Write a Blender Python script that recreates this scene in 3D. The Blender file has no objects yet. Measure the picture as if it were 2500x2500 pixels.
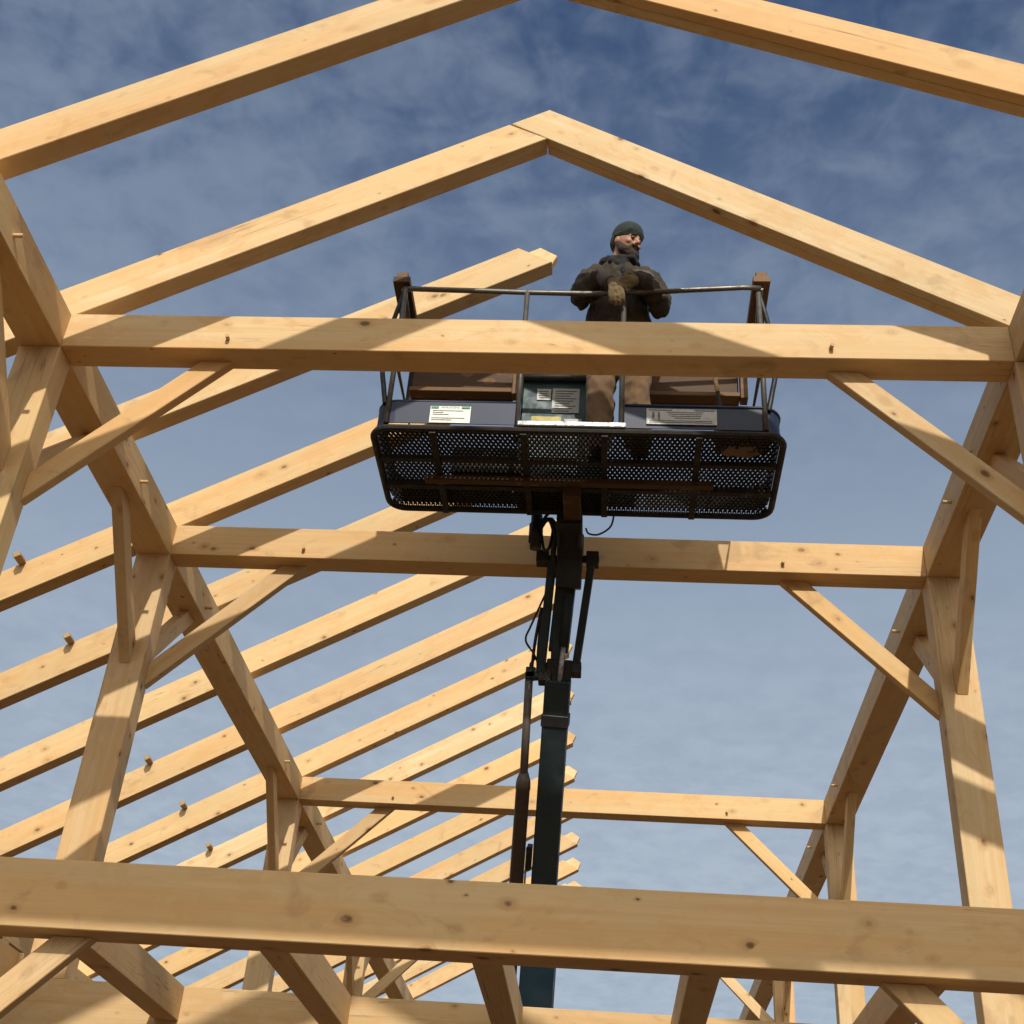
import bpy, bmesh, math, random
from mathutils import Vector, Matrix, noise
random.seed(7)
V = Vector
sc = bpy.context.scene
C = sc.collection

# ------------------------------------------------------------------ camera, sky, sun, exposure
cam_d = bpy.data.cameras.new("camera")
cam = bpy.data.objects.new("camera", cam_d); C.objects.link(cam); sc.camera = cam
yaw, pitch, roll = -.1066, .6024, .0838
fwd = V((math.sin(yaw)*math.cos(pitch), math.cos(yaw)*math.cos(pitch), math.sin(pitch)))
rt = V((math.cos(yaw), -math.sin(yaw), 0)); up = rt.cross(fwd)
r2 = math.cos(roll)*rt + math.sin(roll)*up; u2 = -math.sin(roll)*rt + math.cos(roll)*up
M = Matrix((r2, u2, -fwd)).transposed().to_4x4(); M.translation = V((.5166, -5.1655, -4.2443))
cam.matrix_world = M
cam_d.sensor_width = 36; cam_d.lens = 3198.62*36/2500
cam_d.shift_x = .0054; cam_d.shift_y = -.0496
cam_d.clip_start = .05; cam_d.clip_end = 5000

SUN = V((.13, -1, .70)).normalized()
elev = math.asin(SUN.z); azim = math.atan2(SUN.x, SUN.y)
w = bpy.data.worlds.new("World"); sc.world = w; w.use_nodes = True
nt = w.node_tree; nt.nodes.clear(); N = nt.nodes.new; L = nt.links.new
def mth(tree, op, a, b=None, c=None, clamp=False):
    n = tree.nodes.new("ShaderNodeMath"); n.operation = op; n.use_clamp = clamp
    for i, x in enumerate((a, b, c)):
        if x is None: continue
        if isinstance(x, (int, float)): n.inputs[i].default_value = x
        else: tree.links.new(x, n.inputs[i])
    return n.outputs[0]
def mixc(tree, fac, a, b, mode='MIX'):
    n = tree.nodes.new("ShaderNodeMix"); n.data_type = 'RGBA'; n.blend_type = mode
    for s, x in ((n.inputs[0], fac), (n.inputs[6], a), (n.inputs[7], b)):
        if isinstance(x, (int, float)): s.default_value = x
        elif isinstance(x, tuple): s.default_value = (*x, 1) if len(x) == 3 else x
        else: tree.links.new(x, s)
    return n.outputs[2]
sky = N("ShaderNodeTexSky"); sky.sky_type = 'NISHITA'; sky.sun_disc = False
sky.sun_elevation = elev; sky.sun_rotation = azim; sky.air_density = 1.0; sky.dust_density = 1.2; sky.ozone_density = 1.6
tc = N("ShaderNodeTexCoord"); sep = N("ShaderNodeSeparateXYZ"); L(tc.outputs["Generated"], sep.inputs[0])
den = mth(nt, 'ADD', mth(nt, 'MAXIMUM', sep.outputs[2], 0.0), .09)
cx = mth(nt, 'DIVIDE', sep.outputs[0], den); cy = mth(nt, 'DIVIDE', sep.outputs[1], den)
cmb = N("ShaderNodeCombineXYZ"); L(cx, cmb.inputs[0]); L(cy, cmb.inputs[1])
def wnoise(scale, det, rough, dist, vec, sxy=(1, 1), rotz=0.0):
    mp = N("ShaderNodeMapping"); L(vec, mp.inputs[0]); mp.inputs["Scale"].default_value = (sxy[0], sxy[1], 1); mp.inputs["Rotation"].default_value = (0, 0, rotz)
    n = N("ShaderNodeTexNoise"); L(mp.outputs[0], n.inputs["Vector"])
    n.inputs["Scale"].default_value = scale; n.inputs["Detail"].default_value = det
    n.inputs["Roughness"].default_value = rough; n.inputs["Distortion"].default_value = dist
    return n.outputs[0]
big = wnoise(1.1, 3, .5, .3, cmb.outputs[0], (1, .6), .5)
puff = wnoise(11, 3, .5, .4, cmb.outputs[0], (1, 1.5), -.75)
fleck = wnoise(19, 3, .6, .4, cmb.outputs[0], (1.25, 1), .6)
cl = mth(nt, 'ADD', mth(nt, 'MULTIPLY', big, .50), mth(nt, 'MULTIPLY', mth(nt, 'MULTIPLY_ADD', fleck, .45, mth(nt, 'MULTIPLY', puff, .55)), .66))
ramp = N("ShaderNodeMapRange"); L(cl, ramp.inputs[0]); ramp.interpolation_type = 'SMOOTHSTEP'
ramp.inputs[1].default_value = .45; ramp.inputs[2].default_value = .74; ramp.inputs[3].default_value = .02; ramp.inputs[4].default_value = .50
dotn = N("ShaderNodeVectorMath"); dotn.operation = 'DOT_PRODUCT'; L(tc.outputs["Generated"], dotn.inputs[0]); dotn.inputs[1].default_value = SUN
fwdsc = mth(nt, 'POWER', mth(nt, 'MAXIMUM', mth(nt, 'MULTIPLY_ADD', dotn.outputs[1], .5, .5), 0.0), 7.0)
cb = mth(nt, 'MULTIPLY', fwdsc, 38.0)        # veil cloud scatters sunlight forward: brighter toward the sun
glow = N("ShaderNodeVectorMath"); glow.operation = 'SCALE'; glow.inputs[0].default_value = (1.0, .90, .70); L(cb, glow.inputs[3])
cloudcol = N("ShaderNodeVectorMath"); cloudcol.operation = 'ADD'; cloudcol.inputs[1].default_value = (3.2, 4.0, 5.25); L(glow.outputs[0], cloudcol.inputs[0])
skyt = mixc(nt, 1.0, sky.outputs[0], (.62, .80, 1.02), 'MULTIPLY')
cover = mth(nt, 'MAXIMUM', ramp.outputs[0], mth(nt, 'MULTIPLY', fwdsc, .8))
hz = N("ShaderNodeMapRange"); L(sep.outputs[2], hz.inputs[0]); hz.interpolation_type = 'SMOOTHSTEP'
for i_, v_ in enumerate((.28, .84, .92, 0.0)): hz.inputs[i_+1].default_value = v_
out = mixc(nt, cover, mixc(nt, hz.outputs[0], skyt, (5.25, 6.15, 7.1)), cloudcol.outputs[0])
bg = N("ShaderNodeBackground"); L(out, bg.inputs[0]); bg.inputs[1].default_value = .085
wo = N("ShaderNodeOutputWorld"); L(bg.outputs[0], wo.inputs[0])

sd = bpy.data.lights.new("sun", 'SUN'); sd.energy = 3.6; sd.angle = math.radians(.55); sd.color = (1, .945, .86)
so = bpy.data.objects.new("sun", sd); C.objects.link(so); so.rotation_euler = SUN.to_track_quat('Z', 'Y').to_euler()
so.location = (3, -20, 20)
sc.view_settings.view_transform = 'Standard'; sc.view_settings.look = 'None'
sc.view_settings.exposure = 0.0; sc.view_settings.gamma = 1.0

# ------------------------------------------------------------------ materials
def newmat(name):
    m = bpy.data.materials.new(name); m.use_nodes = True
    b = m.node_tree.nodes["Principled BSDF"]; return m, m.node_tree, b
def tex_noise(t, vec, scale, det=3, rough=.5, dist=0.0):
    n = t.nodes.new("ShaderNodeTexNoise"); t.links.new(vec, n.inputs["Vector"])
    n.inputs["Scale"].default_value = scale; n.inputs["Detail"].default_value = det
    n.inputs["Roughness"].default_value = rough; n.inputs["Distortion"].default_value = dist
    return n.outputs[0]
def mapr(t, v, a, b, c, d, smooth=True):
    n = t.nodes.new("ShaderNodeMapRange"); t.links.new(v, n.inputs[0])
    if smooth: n.interpolation_type = 'SMOOTHSTEP'
    for i, x in enumerate((a, b, c, d)): n.inputs[i+1].default_value = x
    return n.outputs[0]
def mapping(t, vec, scale):
    n = t.nodes.new("ShaderNodeMapping"); t.links.new(vec, n.inputs[0]); n.inputs["Scale"].default_value = scale; return n.outputs[0]
def wood_material(name, pale, warm, pink, knot_amt=1.0):
    m, t, b = newmat(name)
    tcn = t.nodes.new("ShaderNodeTexCoord"); oi = t.nodes.new("ShaderNodeObjectInfo")
    off = t.nodes.new("ShaderNodeVectorMath"); off.operation = 'ADD'; t.links.new(tcn.outputs["Object"], off.inputs[0])
    rs = t.nodes.new("ShaderNodeVectorMath"); rs.operation = 'SCALE'; rs.inputs[0].default_value = (37.0, 11.0, 23.0); t.links.new(oi.outputs["Random"], rs.inputs[3])
    t.links.new(rs.outputs[0], off.inputs[1]); P = off.outputs[0]
    # per-timber tint
    r = oi.outputs["Random"]; r2_ = mth(t, 'FRACT', mth(t, 'MULTIPLY', r, 7.31))
    col = mixc(t, r, pale, warm); col = mixc(t, mth(t, 'MULTIPLY', r2_, .45), col, pink)
    val = mapr(t, mth(t, 'FRACT', mth(t, 'MULTIPLY', r, 17.7)), 0, 1, .84, 1.04, False)
    # knots: distorted cells
    wv = t.nodes.new("ShaderNodeTexNoise"); t.links.new(P, wv.inputs["Vector"]); wv.inputs["Scale"].default_value = 22; wv.inputs["Detail"].default_value = 2
    wof = t.nodes.new("ShaderNodeVectorMath"); wof.operation = 'MULTIPLY_ADD'; t.links.new(wv.outputs[1], wof.inputs[0]); wof.inputs[1].default_value = (.02, .012, .012); t.links.new(P, wof.inputs[2])
    vo = t.nodes.new("ShaderNodeTexVoronoi"); vo.voronoi_dimensions = '3D'; t.links.new(mapping(t, wof.outputs[0], (6.0, 9.5, 9.5)), vo.inputs["Vector"]); vo.inputs["Scale"].default_value = 1.0
    sepc = t.nodes.new("ShaderNodeSeparateColor"); t.links.new(vo.outputs["Color"], sepc.inputs[0])
    kn = tex_noise(t, mapping(t, P, (.9, .9, .9)), 1.0, 2, .5)
    keep = mth(t, 'GREATER_THAN', mth(t, 'ADD', sepc.outputs[0], mth(t, 'MULTIPLY', kn, 1.2)), .88)
    rad = mth(t, 'MULTIPLY_ADD', mth(t, 'POWER', sepc.outputs[1], 2.4), .15, .045)
    kd = mth(t, 'DIVIDE', vo.outputs["Distance"], rad)
    core = mth(t, 'MULTIPLY', mapr(t, kd, .55, 1.15, 1, 0), keep)
    halo = mth(t, 'MULTIPLY', mapr(t, kd, .9, 2.6, 1, 0), keep)
    # grain swirling around the knots
    gx = t.nodes.new("ShaderNodeVectorMath"); gx.operation = 'MULTIPLY_ADD'
    t.links.new(vo.outputs["Position"], gx.inputs[0]); gx.inputs[1].default_value = (0, 0, 0); t.links.new(P, gx.inputs[2])
    bend = mth(t, 'MULTIPLY', halo, .35)
    gv = t.nodes.new("ShaderNodeVectorMath"); gv.operation = 'ADD'; t.links.new(mapping(t, P, (.55, 30, 30)), gv.inputs[0])
    cb_ = t.nodes.new("ShaderNodeCombineXYZ"); t.links.new(bend, cb_.inputs[1]); t.links.new(bend, cb_.inputs[2]); t.links.new(cb_.outputs[0], gv.inputs[1])
    grain = tex_noise(t, gv.outputs[0], 1.0, 4, .6, .35)
    fine = tex_noise(t, mapping(t, P, (3, 160, 160)), 1.0, 2, .6)
    cloud = tex_noise(t, mapping(t, P, (1.3, 5, 5)), 1.0, 3, .55)
    heart = tex_noise(t, mapping(t, P, (.25, 6, 6)), 1.0, 1, .4)
    col = mixc(t, mapr(t, grain, .36, .66, 0, .34), col, tuple(c*f for c, f in zip(warm, (.84, .70, .52))))
    col = mixc(t, mapr(t, heart, .52, .66, 0, .40), col, tuple(c*f for c, f in zip(warm, (.96, .80, .66))))
    col = mixc(t, mapr(t, cloud, .44, .62, 0, .55), col, tuple(c*f for c, f in zip(pale, (.86, .80, .70))))
    col = mixc(t, mapr(t, fine, .35, .75, 0, .12), col, tuple(c*.6 for c in warm))
    col = mixc(t, mth(t, 'MULTIPLY', halo, .34*knot_amt), col, (.36, .18, .06))
    col = mixc(t, mth(t, 'MULTIPLY', core, .88*knot_amt), col, (.115, .052, .02))
    ring = mth(t, 'MULTIPLY', mth(t, 'MULTIPLY', mapr(t, mth(t, 'SINE', mth(t, 'MULTIPLY', kd, 14.0)), .2, 1.0, 0, 1), halo), .25)
    col = mixc(t, ring, col, (.30, .15, .06))
    crack = tex_noise(t, mapping(t, P, (.7, 48, 48)), 1.0, 1, .3, .2)
    ckm = tex_noise(t, mapping(t, P, (.6, 3, 3)), 1.0, 1, .4)
    ck = mth(t, 'MULTIPLY', mapr(t, mth(t, 'ABSOLUTE', mth(t, 'SUBTRACT', crack, .5)), .0, .012, 1, 0), mapr(t, ckm, .55, .66, 0, .8))
    col = mixc(t, ck, col, (.22, .11, .045))
    mott = tex_noise(t, mapping(t, P, (5, 9, 9)), 1.0, 5, .7, .6)
    col = mixc(t, mapr(t, mott, .47, .64, 0, .48), col, tuple(c*f for c, f in zip(warm, (.88, .80, .80))))
    vm = t.nodes.new("ShaderNodeVectorMath"); vm.operation = 'SCALE'; t.links.new(col, vm.inputs[0]); t.links.new(val, vm.inputs[3]); col = vm.outputs[0]
    # rare water stains and dirt smudges
    st = tex_noise(t, mapping(t, P, (2.2, 3.4, 3.4)), 1.0, 5, .62, 1.2)
    col = mixc(t, mapr(t, st, .57, .70, 0, .36), col, (.30, .17, .08))
    t.links.new(col, b.inputs["Base Color"]); b.inputs["Roughness"].default_value = .62
    b.inputs["Specular IOR Level"].default_value = .25
    bp = t.nodes.new("ShaderNodeBump"); bp.inputs["Strength"].default_value = .25; bp.inputs["Distance"].default_value = .004
    h = mth(t, 'SUBTRACT', grain, mth(t, 'MULTIPLY', core, .8)); t.links.new(h, bp.inputs["Height"]); t.links.new(bp.outputs[0], b.inputs["Normal"])
    return m
WOOD = wood_material("pine_timber", (.72, .565, .33), (.69, .45, .185), (.70, .45, .25))
WOOD_MID = wood_material("greyed_pine", (.46, .34, .19), (.42, .28, .13), (.44, .29, .16))
WOOD_DARK = wood_material("dark_shade_board", (.095, .055, .026), (.08, .042, .018), (.085, .045, .022))  # deep brown with the shade on racks and bracket put into it
WOOD_SHADE = wood_material("shade_brown_board", (.20, .12, .055), (.16, .085, .035), (.17, .09, .045))  # board brown lowered so the colour carries the shade over the racks
def paint(name, col, rough=.45, metal=0.0, dirt=(.05, .04, .03), dirt_amt=.5, nscale=9, coat=0.0):
    m, t, b = newmat(name)
    tcn = t.nodes.new("ShaderNodeTexCoord")
    n1 = tex_noise(t, tcn.outputs["Object"], nscale, 6, .65, .4); n2 = tex_noise(t, tcn.outputs["Object"], nscale*7, 3, .6)
    f = mapr(t, n1, .48, .72, 0, dirt_amt)
    c = mixc(t, f, col, dirt); c = mixc(t, mapr(t, n2, .62, .74, 0, .3), c, tuple(min(1, x*2+.03) for x in col))
    t.links.new(c, b.inputs["Base Color"]); t.links.new(mapr(t, n1, .3, .7, rough*.75, min(1, rough*1.35)), b.inputs["Roughness"])
    if dirt_amt < .15:
        for l_ in list(b.inputs["Roughness"].links): t.links.remove(l_)
        b.inputs["Roughness"].default_value = rough
    b.inputs["Metallic"].default_value = metal; b.inputs["Coat Weight"].default_value = coat
    return m
NAVY = paint("navy_paint", (.005, .015, .045), .55, 0, (.04, .04, .05), .12)
TEAL_B = paint("teal_boom_paint", (.003, .022, .036), .6, 0, (.02, .03, .035), .4)
TEAL = paint("dark_teal_paint", (.003, .014, .019), .6, 0, (.03, .028, .022), .6)
TEAL_L = paint("teal_box_paint", (.010, .05, .058), .5, 0, (.05, .06, .05), .5)
STEEL = paint("worn_steel", (.16, .15, .13), .45, .7, (.07, .045, .025), .7, 14)
BROWN_STEEL = paint("bounce_brown_steel", (.022, .019, .015), .7, .2, (.055, .032, .016), .6, 12)  # brown of bounced light on undersides is put into this steel colour
CHROME = paint("bright_metal", (.42, .43, .44), .5, .6, (.16, .16, .16), .7, 30)
CYL = paint("brown_grey_cylinder", (.115, .095, .078), .5, .05, (.07, .058, .045), .4)
RUBBER = paint("black_rubber", (.012, .012, .012), .6, 0, (.04, .035, .03), .3)
BLACK = paint("black_steel", (.013, .014, .015), .55, .2, (.03, .025, .02), .5)
WHITE = paint("sticker_white", (.80, .80, .72), .5, 0, (.60, .58, .48), .35, 20)
GREY = paint("sticker_grey", (.42, .42, .40), .5, 0, (.26, .25, .23), .5, 40)
GREEN = paint("sticker_green", (.05, .28, .14), .5, 0, (.08, .2, .12), .3)
YELLOW = paint("sticker_yellow", (.42, .32, .03), .5, 0, (.25, .18, .05), .5)
INK = paint("sticker_ink", (.10, .10, .09), .6, 0, (.2, .2, .18), .4)
HANDLE = paint("yellow_wood_handle", (.55, .36, .12), .45, 0, (.35, .2, .08), .4)
BAG = paint("tan_canvas", (.17, .125, .08), .9, 0, (.10, .075, .05), .5)
def cloth(name, col, col2, sc_=30):
    m, t, b = newmat(name); tcn = t.nodes.new("ShaderNodeTexCoord")
    n1 = tex_noise(t, tcn.outputs["Object"], 9, 5, .6, .5); n2 = tex_noise(t, tcn.outputs["Object"], sc_*8, 2, .6)
    c = mixc(t, mapr(t, n1, .35, .65, 0, 1), col, col2); c = mixc(t, mapr(t, n2, .3, .7, 0, .35), c, tuple(x*.5 for x in col))
    t.links.new(c, b.inputs["Base Color"]); b.inputs["Roughness"].default_value = .92; b.inputs["Sheen Weight"].default_value = .03
    bp = t.nodes.new("ShaderNodeBump"); bp.inputs["Strength"].default_value = .5; bp.inputs["Distance"].default_value = .003; t.links.new(n2, bp.inputs["Height"]); t.links.new(bp.outputs[0], b.inputs["Normal"])
    return m
JACKET = cloth("olive_brown_jacket", (.050, .036, .020), (.030, .022, .013))
LINING = cloth("black_scarf", (.006, .007, .008), (.011, .011, .012))
TROUSER = cloth("tan_work_trousers", (.19, .115, .058), (.14, .083, .042))
HAT = cloth("dark_green_knit", (.016, .025, .020), (.022, .032, .026), 60)
GLOVE = cloth("leather_work_glove", (.21, .155, .075), (.13, .095, .05))
CUFF = cloth("grey_knit_cuff", (.17, .15, .15), (.12, .11, .11), 50)
BEARD = cloth("brown_beard", (.040, .024, .014), (.022, .014, .009), 60)
BOOT = cloth("brown_boot", (.05, .03, .015), (.03, .02, .01))
m, t, b = newmat("skin"); tcn = t.nodes.new("ShaderNodeTexCoord")
c = mixc(t, mapr(t, tex_noise(t, tcn.outputs["Object"], 14, 4, .6), .35, .65, 0, 1), (.40, .205, .135), (.31, .14, .09))
t.links.new(c, b.inputs["Base Color"]); b.inputs["Roughness"].default_value = .55; b.inputs["Subsurface Weight"].default_value = .08; b.inputs["Subsurface Radius"].default_value = (.01, .004, .002); SKIN = m
EYE = paint("eye_dark", (.03, .02, .015), .2, 0, (.02, .015, .01), .2)
m, t, b = newmat("dirt_ground"); tcn = t.nodes.new("ShaderNodeTexCoord")
n1 = tex_noise(t, tcn.outputs["Object"], .35, 6, .6, .3); n2 = tex_noise(t, tcn.outputs["Object"], 9, 5, .7)
c = mixc(t, mapr(t, n1, .35, .65, 0, 1), (.11, .062, .028), (.08, .045, .02)); c = mixc(t, mapr(t, n2, .4, .7, 0, .5), c, (.07, .042, .02))
t.links.new(c, b.inputs["Base Color"]); b.inputs["Roughness"].default_value = .95; GROUND = m

# ------------------------------------------------------------------ helpers
GZ = -5.75
def link(name, me, mat, parent=None, mw=None):
    o = bpy.data.objects.new(name, me); C.objects.link(o)
    if mat: me.materials.append(mat)
    if parent is not None:
        o.parent = parent; o.matrix_parent_inverse = WORLD[parent].inverted()
    if mw is not None: o.matrix_basis = mw
    WORLD[o] = mw.copy() if mw is not None else Matrix.Identity(4)
    return o
WORLD = {}
def thing(name, label, cat, loc=(0, 0, 0), group=None):
    o = bpy.data.objects.new(name, None); C.objects.link(o); o.location = loc; o.empty_display_size = .2
    o["label"] = label; o["category"] = cat
    if group: o["group"] = group
    WORLD[o] = Matrix.Translation(loc); return o
def basis(O, U, Vv):
    U = V(U).normalized(); Vv = V(Vv); Vv = (Vv - U*Vv.dot(U)).normalized(); W = U.cross(Vv)
    m_ = Matrix((U, Vv, W)).transposed().to_4x4(); m_.translation = V(O); return m_
def bev(bm, off):
    bmesh.ops.remove_doubles(bm, verts=bm.verts, dist=1e-5)
    bmesh.ops.recalc_face_normals(bm, faces=bm.faces)
    if off: bmesh.ops.bevel(bm, geom=list(bm.edges), offset=off, segments=1, affect='EDGES', profile=.5, clamp_overlap=True)
def add_prism(bm, poly, w0, w1):
    a = [bm.verts.new((p[0], p[1], w0)) for p in poly]; b_ = [bm.verts.new((p[0], p[1], w1)) for p in poly]
    n = len(poly); bm.faces.new(a); bm.faces.new(b_[::-1])
    for i in range(n): bm.faces.new((a[i], a[(i+1) % n], b_[(i+1) % n], b_[i]))
def fin(bm, name, mat, parent, mw, off=.003, smooth=False):
    bev(bm, off); me = bpy.data.meshes.new(name); bm.to_mesh(me); bm.free()
    if smooth:
        for p in me.polygons: p.use_smooth = True
    return link(name, me, mat, parent, mw)
def timber_xz(name, poly, y0, y1, along, parent, mat=None, off=.0035):
    """polygon in the world X-Z plane, extruded from y0 to y1; local X runs along the timber"""
    U = V((along[0], 0, along[1])).normalized(); O = V((poly[0][0], y0, poly[0][1]))
    mw = basis(O, U, V((-U.z, 0, U.x))); Wd = mw.col[2].xyz
    inv = mw.inverted(); bm = bmesh.new()
    pl = [inv @ V((x, y0, z)) for x, z in poly]; s = 1 if Wd.y > 0 else -1
    add_prism(bm, [(p.x, p.y) for p in pl], 0, s*(y1-y0))
    return fin(bm, name, mat or WOOD, parent, mw, off)
def timber_yz(name, poly, x0, x1, along, parent, mat=None, off=.0035):
    U = V((0, along[0], along[1])).normalized(); O = V((x0, poly[0][0], poly[0][1]))
    mw = basis(O, U, V((0, -U.z, U.y))); inv = mw.inverted(); Wd = mw.col[2].xyz
    bm = bmesh.new(); pl = [inv @ V((x0, y, z)) for y, z in poly]; s = 1 if Wd.x > 0 else -1
    add_prism(bm, [(p.x, p.y) for p in pl], 0, s*(x1-x0))
    return fin(bm, name, mat or WOOD, parent, mw, off)
def rect(a0, a1, b0, b1): return [(a0, b0), (a1, b0), (a1, b1), (a0, b1)]
def box_bm(bm, c, s, rot=None):
    m_ = Matrix.Translation(c) @ (rot.to_4x4() if rot else Matrix.Identity(4)) @ Matrix.Diagonal((*s, 1))
    bmesh.ops.create_cube(bm, size=1, matrix=m_)
def box(name, x0, x1, y0, y1, z0, z1, mat, parent, off=.003):
    bm = bmesh.new(); c = V(((x0+x1)/2, (y0+y1)/2, (z0+z1)/2)); box_bm(bm, (0, 0, 0), (x1-x0, y1-y0, z1-z0))
    return fin(bm, name, mat, parent, Matrix.Translation(c), off)
def bar_bm(bm, a, b_, w_, h_, upv=(0, 0, 1)):
    a = V(a); b_ = V(b_); m_ = basis((a+b_)/2, b_-a, upv) @ Matrix.Diagonal(((b_-a).length, h_, w_, 1))
    bmesh.ops.create_cube(bm, size=1, matrix=m_)
def tube_bm(bm, pts, r, seg=10, closed=False):
    pts = [V(p) for p in pts]; n = len(pts); rings = []
    for i, p in enumerate(pts):
        if closed: d = (pts[(i+1) % n]-pts[i-1])
        else: d = pts[min(i+1, n-1)]-pts[max(i-1, 0)]
        d.normalize(); a = d.cross(V((0, 0, 1)))
        if a.length < .2: a = d.cross(V((0, 1, 0)))
        a.normalize(); b_ = d.cross(a)
        rr = r[i] if isinstance(r, (list, tuple)) else r
        rings.append([bm.verts.new(p + (a*math.cos(2*math.pi*k/seg)+b_*math.sin(2*math.pi*k/seg))*rr) for k in range(seg)])
    for i in range(n if closed else n-1):
        A, B = rings[i], rings[(i+1) % n]
        sh = 0
        if closed or True:
            sh = min(range(seg), key=lambda s_: (A[0].co-B[s_].co).length)
        for k in range(seg): bm.faces.new((A[k], A[(k+1) % seg], B[(k+1+sh) % seg], B[(k+sh) % seg]))
    if not closed: bm.faces.new(rings[0][::-1]); bm.faces.new(rings[-1])
def tube(name, pts, r, mat, parent, seg=10, closed=False):
    bm = bmesh.new(); tube_bm(bm, pts, r, seg, closed); bmesh.ops.recalc_face_normals(bm, faces=bm.faces)
    me = bpy.data.meshes.new(name); bm.to_mesh(me); bm.free()
    for p in me.polygons: p.use_smooth = len(p.vertices) == 4
    return link(name, me, mat, parent)
def curve_pts(pts, n=8):
    pts = [V(p) for p in pts]; P = [pts[0]]+pts+[pts[-1]]; outp = []
    for i in range(1, len(P)-2):
        for k in range(n):
            s = k/n; p0, p1, p2, p3 = P[i-1:i+3]
            outp.append(.5*((2*p1)+(-p0+p2)*s+(2*p0-5*p1+4*p2-p3)*s*s+(-p0+3*p1-3*p2+p3)*s**3))
    outp.append(pts[-1]); return outp

# ------------------------------------------------------------------ ground
bm = bmesh.new(); bmesh.ops.create_grid(bm, x_segments=60, y_segments=60, size=1500)
for v in bm.verts:
    d = math.hypot(v.co.x, v.co.y); v.co.z = 0 if d < 60 else noise.noise(v.co*.004)*min(6, (d-60)*.03)
me = bpy.data.meshes.new("ground"); bm.to_mesh(me); bm.free(); g = link("ground", me, GROUND, None, Matrix.Translation((0, 0, GZ))); g["kind"] = "structure"
g["label"] = "bare brown dirt ground under the timber frame"

# ------------------------------------------------------------------ timber frame
A = 2.44; PW = .2264; HP = .223; DT = .172; DP = .158; Z0 = -2.685; H0 = .2706; D0 = .177; RW = .1266
ML, ZBL, ZTL = .5666, 1.7265, 1.9795
MR, ZBR = .5747, 1.7637; ZTR = ZBR+.2540
MD, ZBD, ZTD = .418, 1.754, 1.993                     # shallower right pitch of the two front pairs
FR = thing("timber_building", "pale new pine timber frame of a gabled building, half its rafters still missing", "timber frame", (0, 0, GZ))
BENTS = [-4.20, 0, 2.136, 6.647, 11.13, 16.0]
YEND = 16.2

def peg(parent, p, d, r=.011, ln=.05):
    d = V(d).normalized(); p = V(p)
    o = tube("peg", [p-d*.02, p+d*ln], r, WOOD, parent, 8)
    return o
def tie(y, k):
    if k < 5 or True:
        t_ = timber_xz("collar_beam", rect(-A, A, 0, HP), y, y+DT, (1, 0), FR)
        for sx in (-1, 1): peg(t_, (sx*1.55, y, .065), (.1, -1, -.1), .011, .035)
for k, y in enumerate(BENTS):
    tie(y, k)
    lt = None if k == 0 else timber_xz("tie_beam", rect(-5.2, 5.2, Z0-H0, Z0), y, y+D0, (1, 0), FR)
    if k == 2:
        for px_ in (-2.98, -2.80): peg(lt, (px_, y, Z0-.09), (0, -1, 0), .013, .03)
    for s in (-1, 1):
        x0, x1 = (-A-PW, -A) if s < 0 else (A, A+PW)
        y1 = y+DP
        p_ = timber_xz("queen_post", rect(x0, x1, Z0, 0), y+.001, y1, (0, 1), FR)
        lp = timber_xz("lower_post", rect(x0, x1, GZ-.1, Z0-H0), y+.001, y1, (0, 1), FR)
        peg(p_, ((x0+x1)/2, y, -.60), (0, -1, 0), .011, .02)
        # knee braces in the plane of the bent
        xi = s*A
        def kb(zc):
            pl = [(xi, zc-.90), (xi-s*.90, zc), (xi-s*.735, zc), (xi, zc-.735)]
            return timber_xz("knee_brace", pl, y+.105, y+.165, (s, -1), FR)
        kb(0)
        kb(Z0-H0)
        # knee braces from the post up to the purlin plate, to both sides
        bx0, bx1 = (-2.592, -2.521) if s < 0 else (2.523, 2.592)
        if y > -4:
            timber_yz("knee_brace", [(y, -.80), (y-.80, 0), (y-.635, 0), (y, -.635)], bx0, bx1, (-1, 1), FR)
        if y < 15:
            timber_yz("knee_brace", [(y1, -.80), (y1+.80, 0), (y1+.635, 0), (y1, -.635)], bx0, bx1, (1, 1), FR)
        # outer posts of the aisles
        xo0, xo1 = (-5.2, -5.0) if s < 0 else (5.0, 5.2)
        timber_xz("outer_post", rect(xo0, xo1, GZ-.1, -1.36 if s < 0 else (-1.30 if y > -1 else -.56)), y+D0+.002, y+D0+.16, (0, 1), FR)
for s in (-1, 1):
    x0, x1 = (-A-PW, -A) if s < 0 else (A, A+PW)
    pp = timber_yz("purlin_plate", rect(-4.6, YEND, 0, HP), x0, x1, (1, 0), FR)
    for y in BENTS[1:]:
        peg(pp, (s*A, y-.735, .08), (-s, 0, 0), .011, .05)
        if y < 15: peg(pp, (s*A, y+DP+.735, .08), (-s, 0, 0), .011, .05)
# outer wall plates that carry the rafter feet
timber_yz("wall_plate", rect(-4.6, YEND, -1.36, -1.16), -5.2, -5.0, (1, 0), FR)
timber_yz("wall_plate", rect(-1.2, YEND, -1.30, -1.10), 5.0, 5.2, (1, 0), FR)
timber_yz("wall_plate", rect(-4.6, -1.22+.35, -.56, -.36), 5.0, 5.2, (1, 0), FR)

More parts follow.
